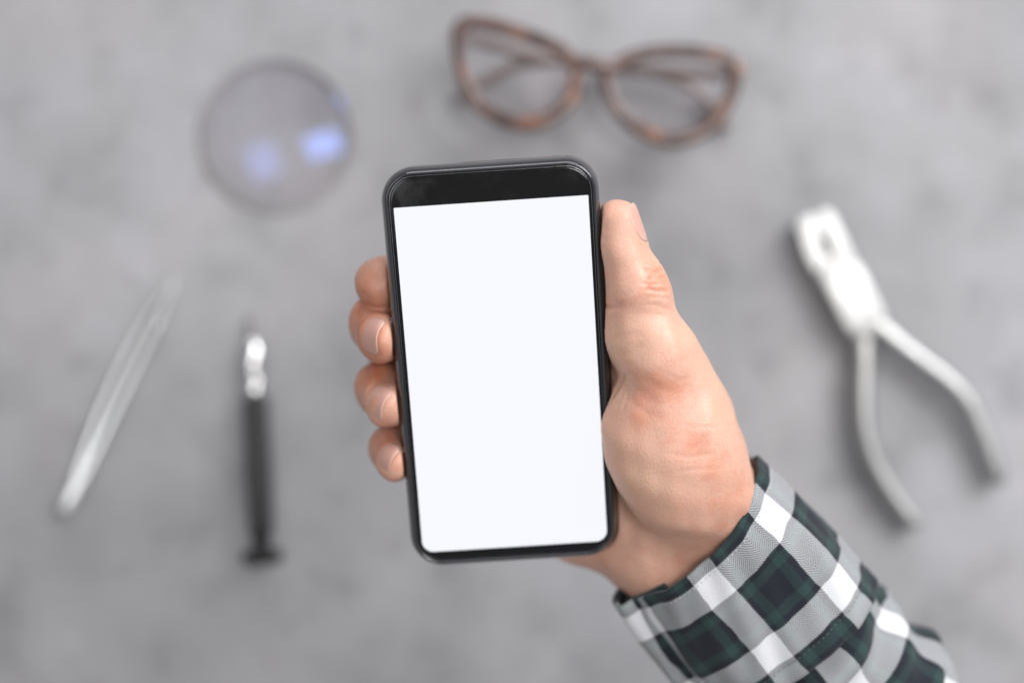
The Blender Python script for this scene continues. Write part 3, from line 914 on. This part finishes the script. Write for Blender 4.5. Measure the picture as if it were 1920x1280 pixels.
# ------------------------------------------------------------------ precision screwdriver
sa, sb = PH(473, 588, 0.0035), PH(492, 1056, 0.0096)
ax = sb - sa; Ls = np.linalg.norm(ax); pxl = Ls / 468.0
sd = empty('screwdriver', tuple(np.array([sa[0], sa[1], 0])))
so = np.array([sa[0], sa[1], 0])
tag(sd, 'small precision screwdriver with black fluted handle and steel collar', 'screwdriver')
def L_(y): return (y - 588) * pxl
lathe('shank', [(L_(588), 0.0008), (L_(589), 0.0013), (L_(604), 0.0016), (L_(640), 0.0016), (L_(648), 0.0016)], sa, ax, M_DARKST, sd, 20, origin=so)
lathe('collar', [(L_(636), 0.0013), (L_(639), 0.0026), (L_(648), 0.0036), (L_(664), 0.0041), (L_(684), 0.0040), (L_(698), 0.0034), (L_(704), 0.0031), (L_(710), 0.0033), (L_(722), 0.0036), (L_(734), 0.0035), (L_(744), 0.0034)], sa, ax, M_CHROME, sd, 36, origin=so)
lathe('handle', [(L_(742), 0.0030), (L_(745), 0.0051), (L_(752), 0.0055), (L_(900), 0.0056), (L_(985), 0.0055), (L_(1004), 0.0050), (L_(1014), 0.0036), (L_(1030), 0.0034)], sa, ax, M_BLACK, sd, 72, flutes=12, depth=0.10, origin=so)
lathe('swivel_cap', [(L_(1028), 0.0034), (L_(1031), 0.0076), (L_(1035), 0.0090), (L_(1048), 0.0092), (L_(1054), 0.0084), (L_(1057), 0.0060)], sa, ax, M_CAPM, sd, 40, flutes=20, depth=0.04, origin=so)

# ------------------------------------------------------------------ pliers
pl_o = PH(1620, 640, 0.0)
pli = empty('pliers', pl_o)
tag(pli, 'pale satin metal optical pliers lying open at the right of the worktop', 'pliers')
def XY(px, h=0.010): return [tuple(PH(x, y, h)[:2]) for x, y in px]
plate('jaw', XY([(1492, 423), (1497, 411), (1523.6, 400.6), (1530.6, 413), (1538.6, 438), (1537, 449), (1543, 468), (1551, 480), (1557, 483), (1568, 500), (1562, 548), (1540, 538), (1508, 478)]), 0.0030, 0.0112, 0.0007, M_SATIN, pli, origin=pl_o)
plate('jaw', XY([(1524.6, 400.2), (1550, 391), (1560, 397), (1574, 424), (1621, 516), (1600, 530), (1569.0, 500), (1558.4, 482), (1559, 470), (1554, 451), (1546, 440), (1539.4, 437.4), (1531.2, 412.8)]), 0.0030, 0.0112, 0.0007, M_SATIN, pli, origin=pl_o)
plate('joint', XY([(1530, 514), (1540, 497), (1598, 488), (1614, 498), (1660, 588), (1663, 606), (1652, 622), (1628, 637), (1604, 636), (1588, 626), (1576, 606)]), 0.0018, 0.0128, 0.0018, M_SATIN, pli, origin=pl_o)
hl = catmull([PH(1612, 612, 0.0072), PH(1619, 660, 0.0080), PH(1618, 730, 0.0085), PH(1621, 800, 0.0085), PH(1636, 860, 0.008), PH(1667, 918, 0.0075), PH(1700, 964, 0.007), PH(1719, 988, 0.0065)], 7)
hr = catmull([PH(1640, 604, 0.0088), PH(1672, 632, 0.0090), PH(1720, 670, 0.009), PH(1775, 712, 0.009), PH(1815, 756, 0.0085), PH(1842, 812, 0.008), PH(1862, 868, 0.0075), PH(1877, 906, 0.007)], 7)
for hp in (hl, hr):
    tt = np.linspace(0, 1, len(hp))
    tube('handle', hp, np.interp(tt, [0, 0.2, 0.5, 0.9, 0.97, 1], [0.0050, 0.0044, 0.0045, 0.0042, 0.0037, 0.0022]), np.interp(tt, [0, 0.3, 0.9, 0.97, 1], [0.0042, 0.0048, 0.0046, 0.004, 0.0022]), M_SATIN, pli, n=18, origin=pl_o)
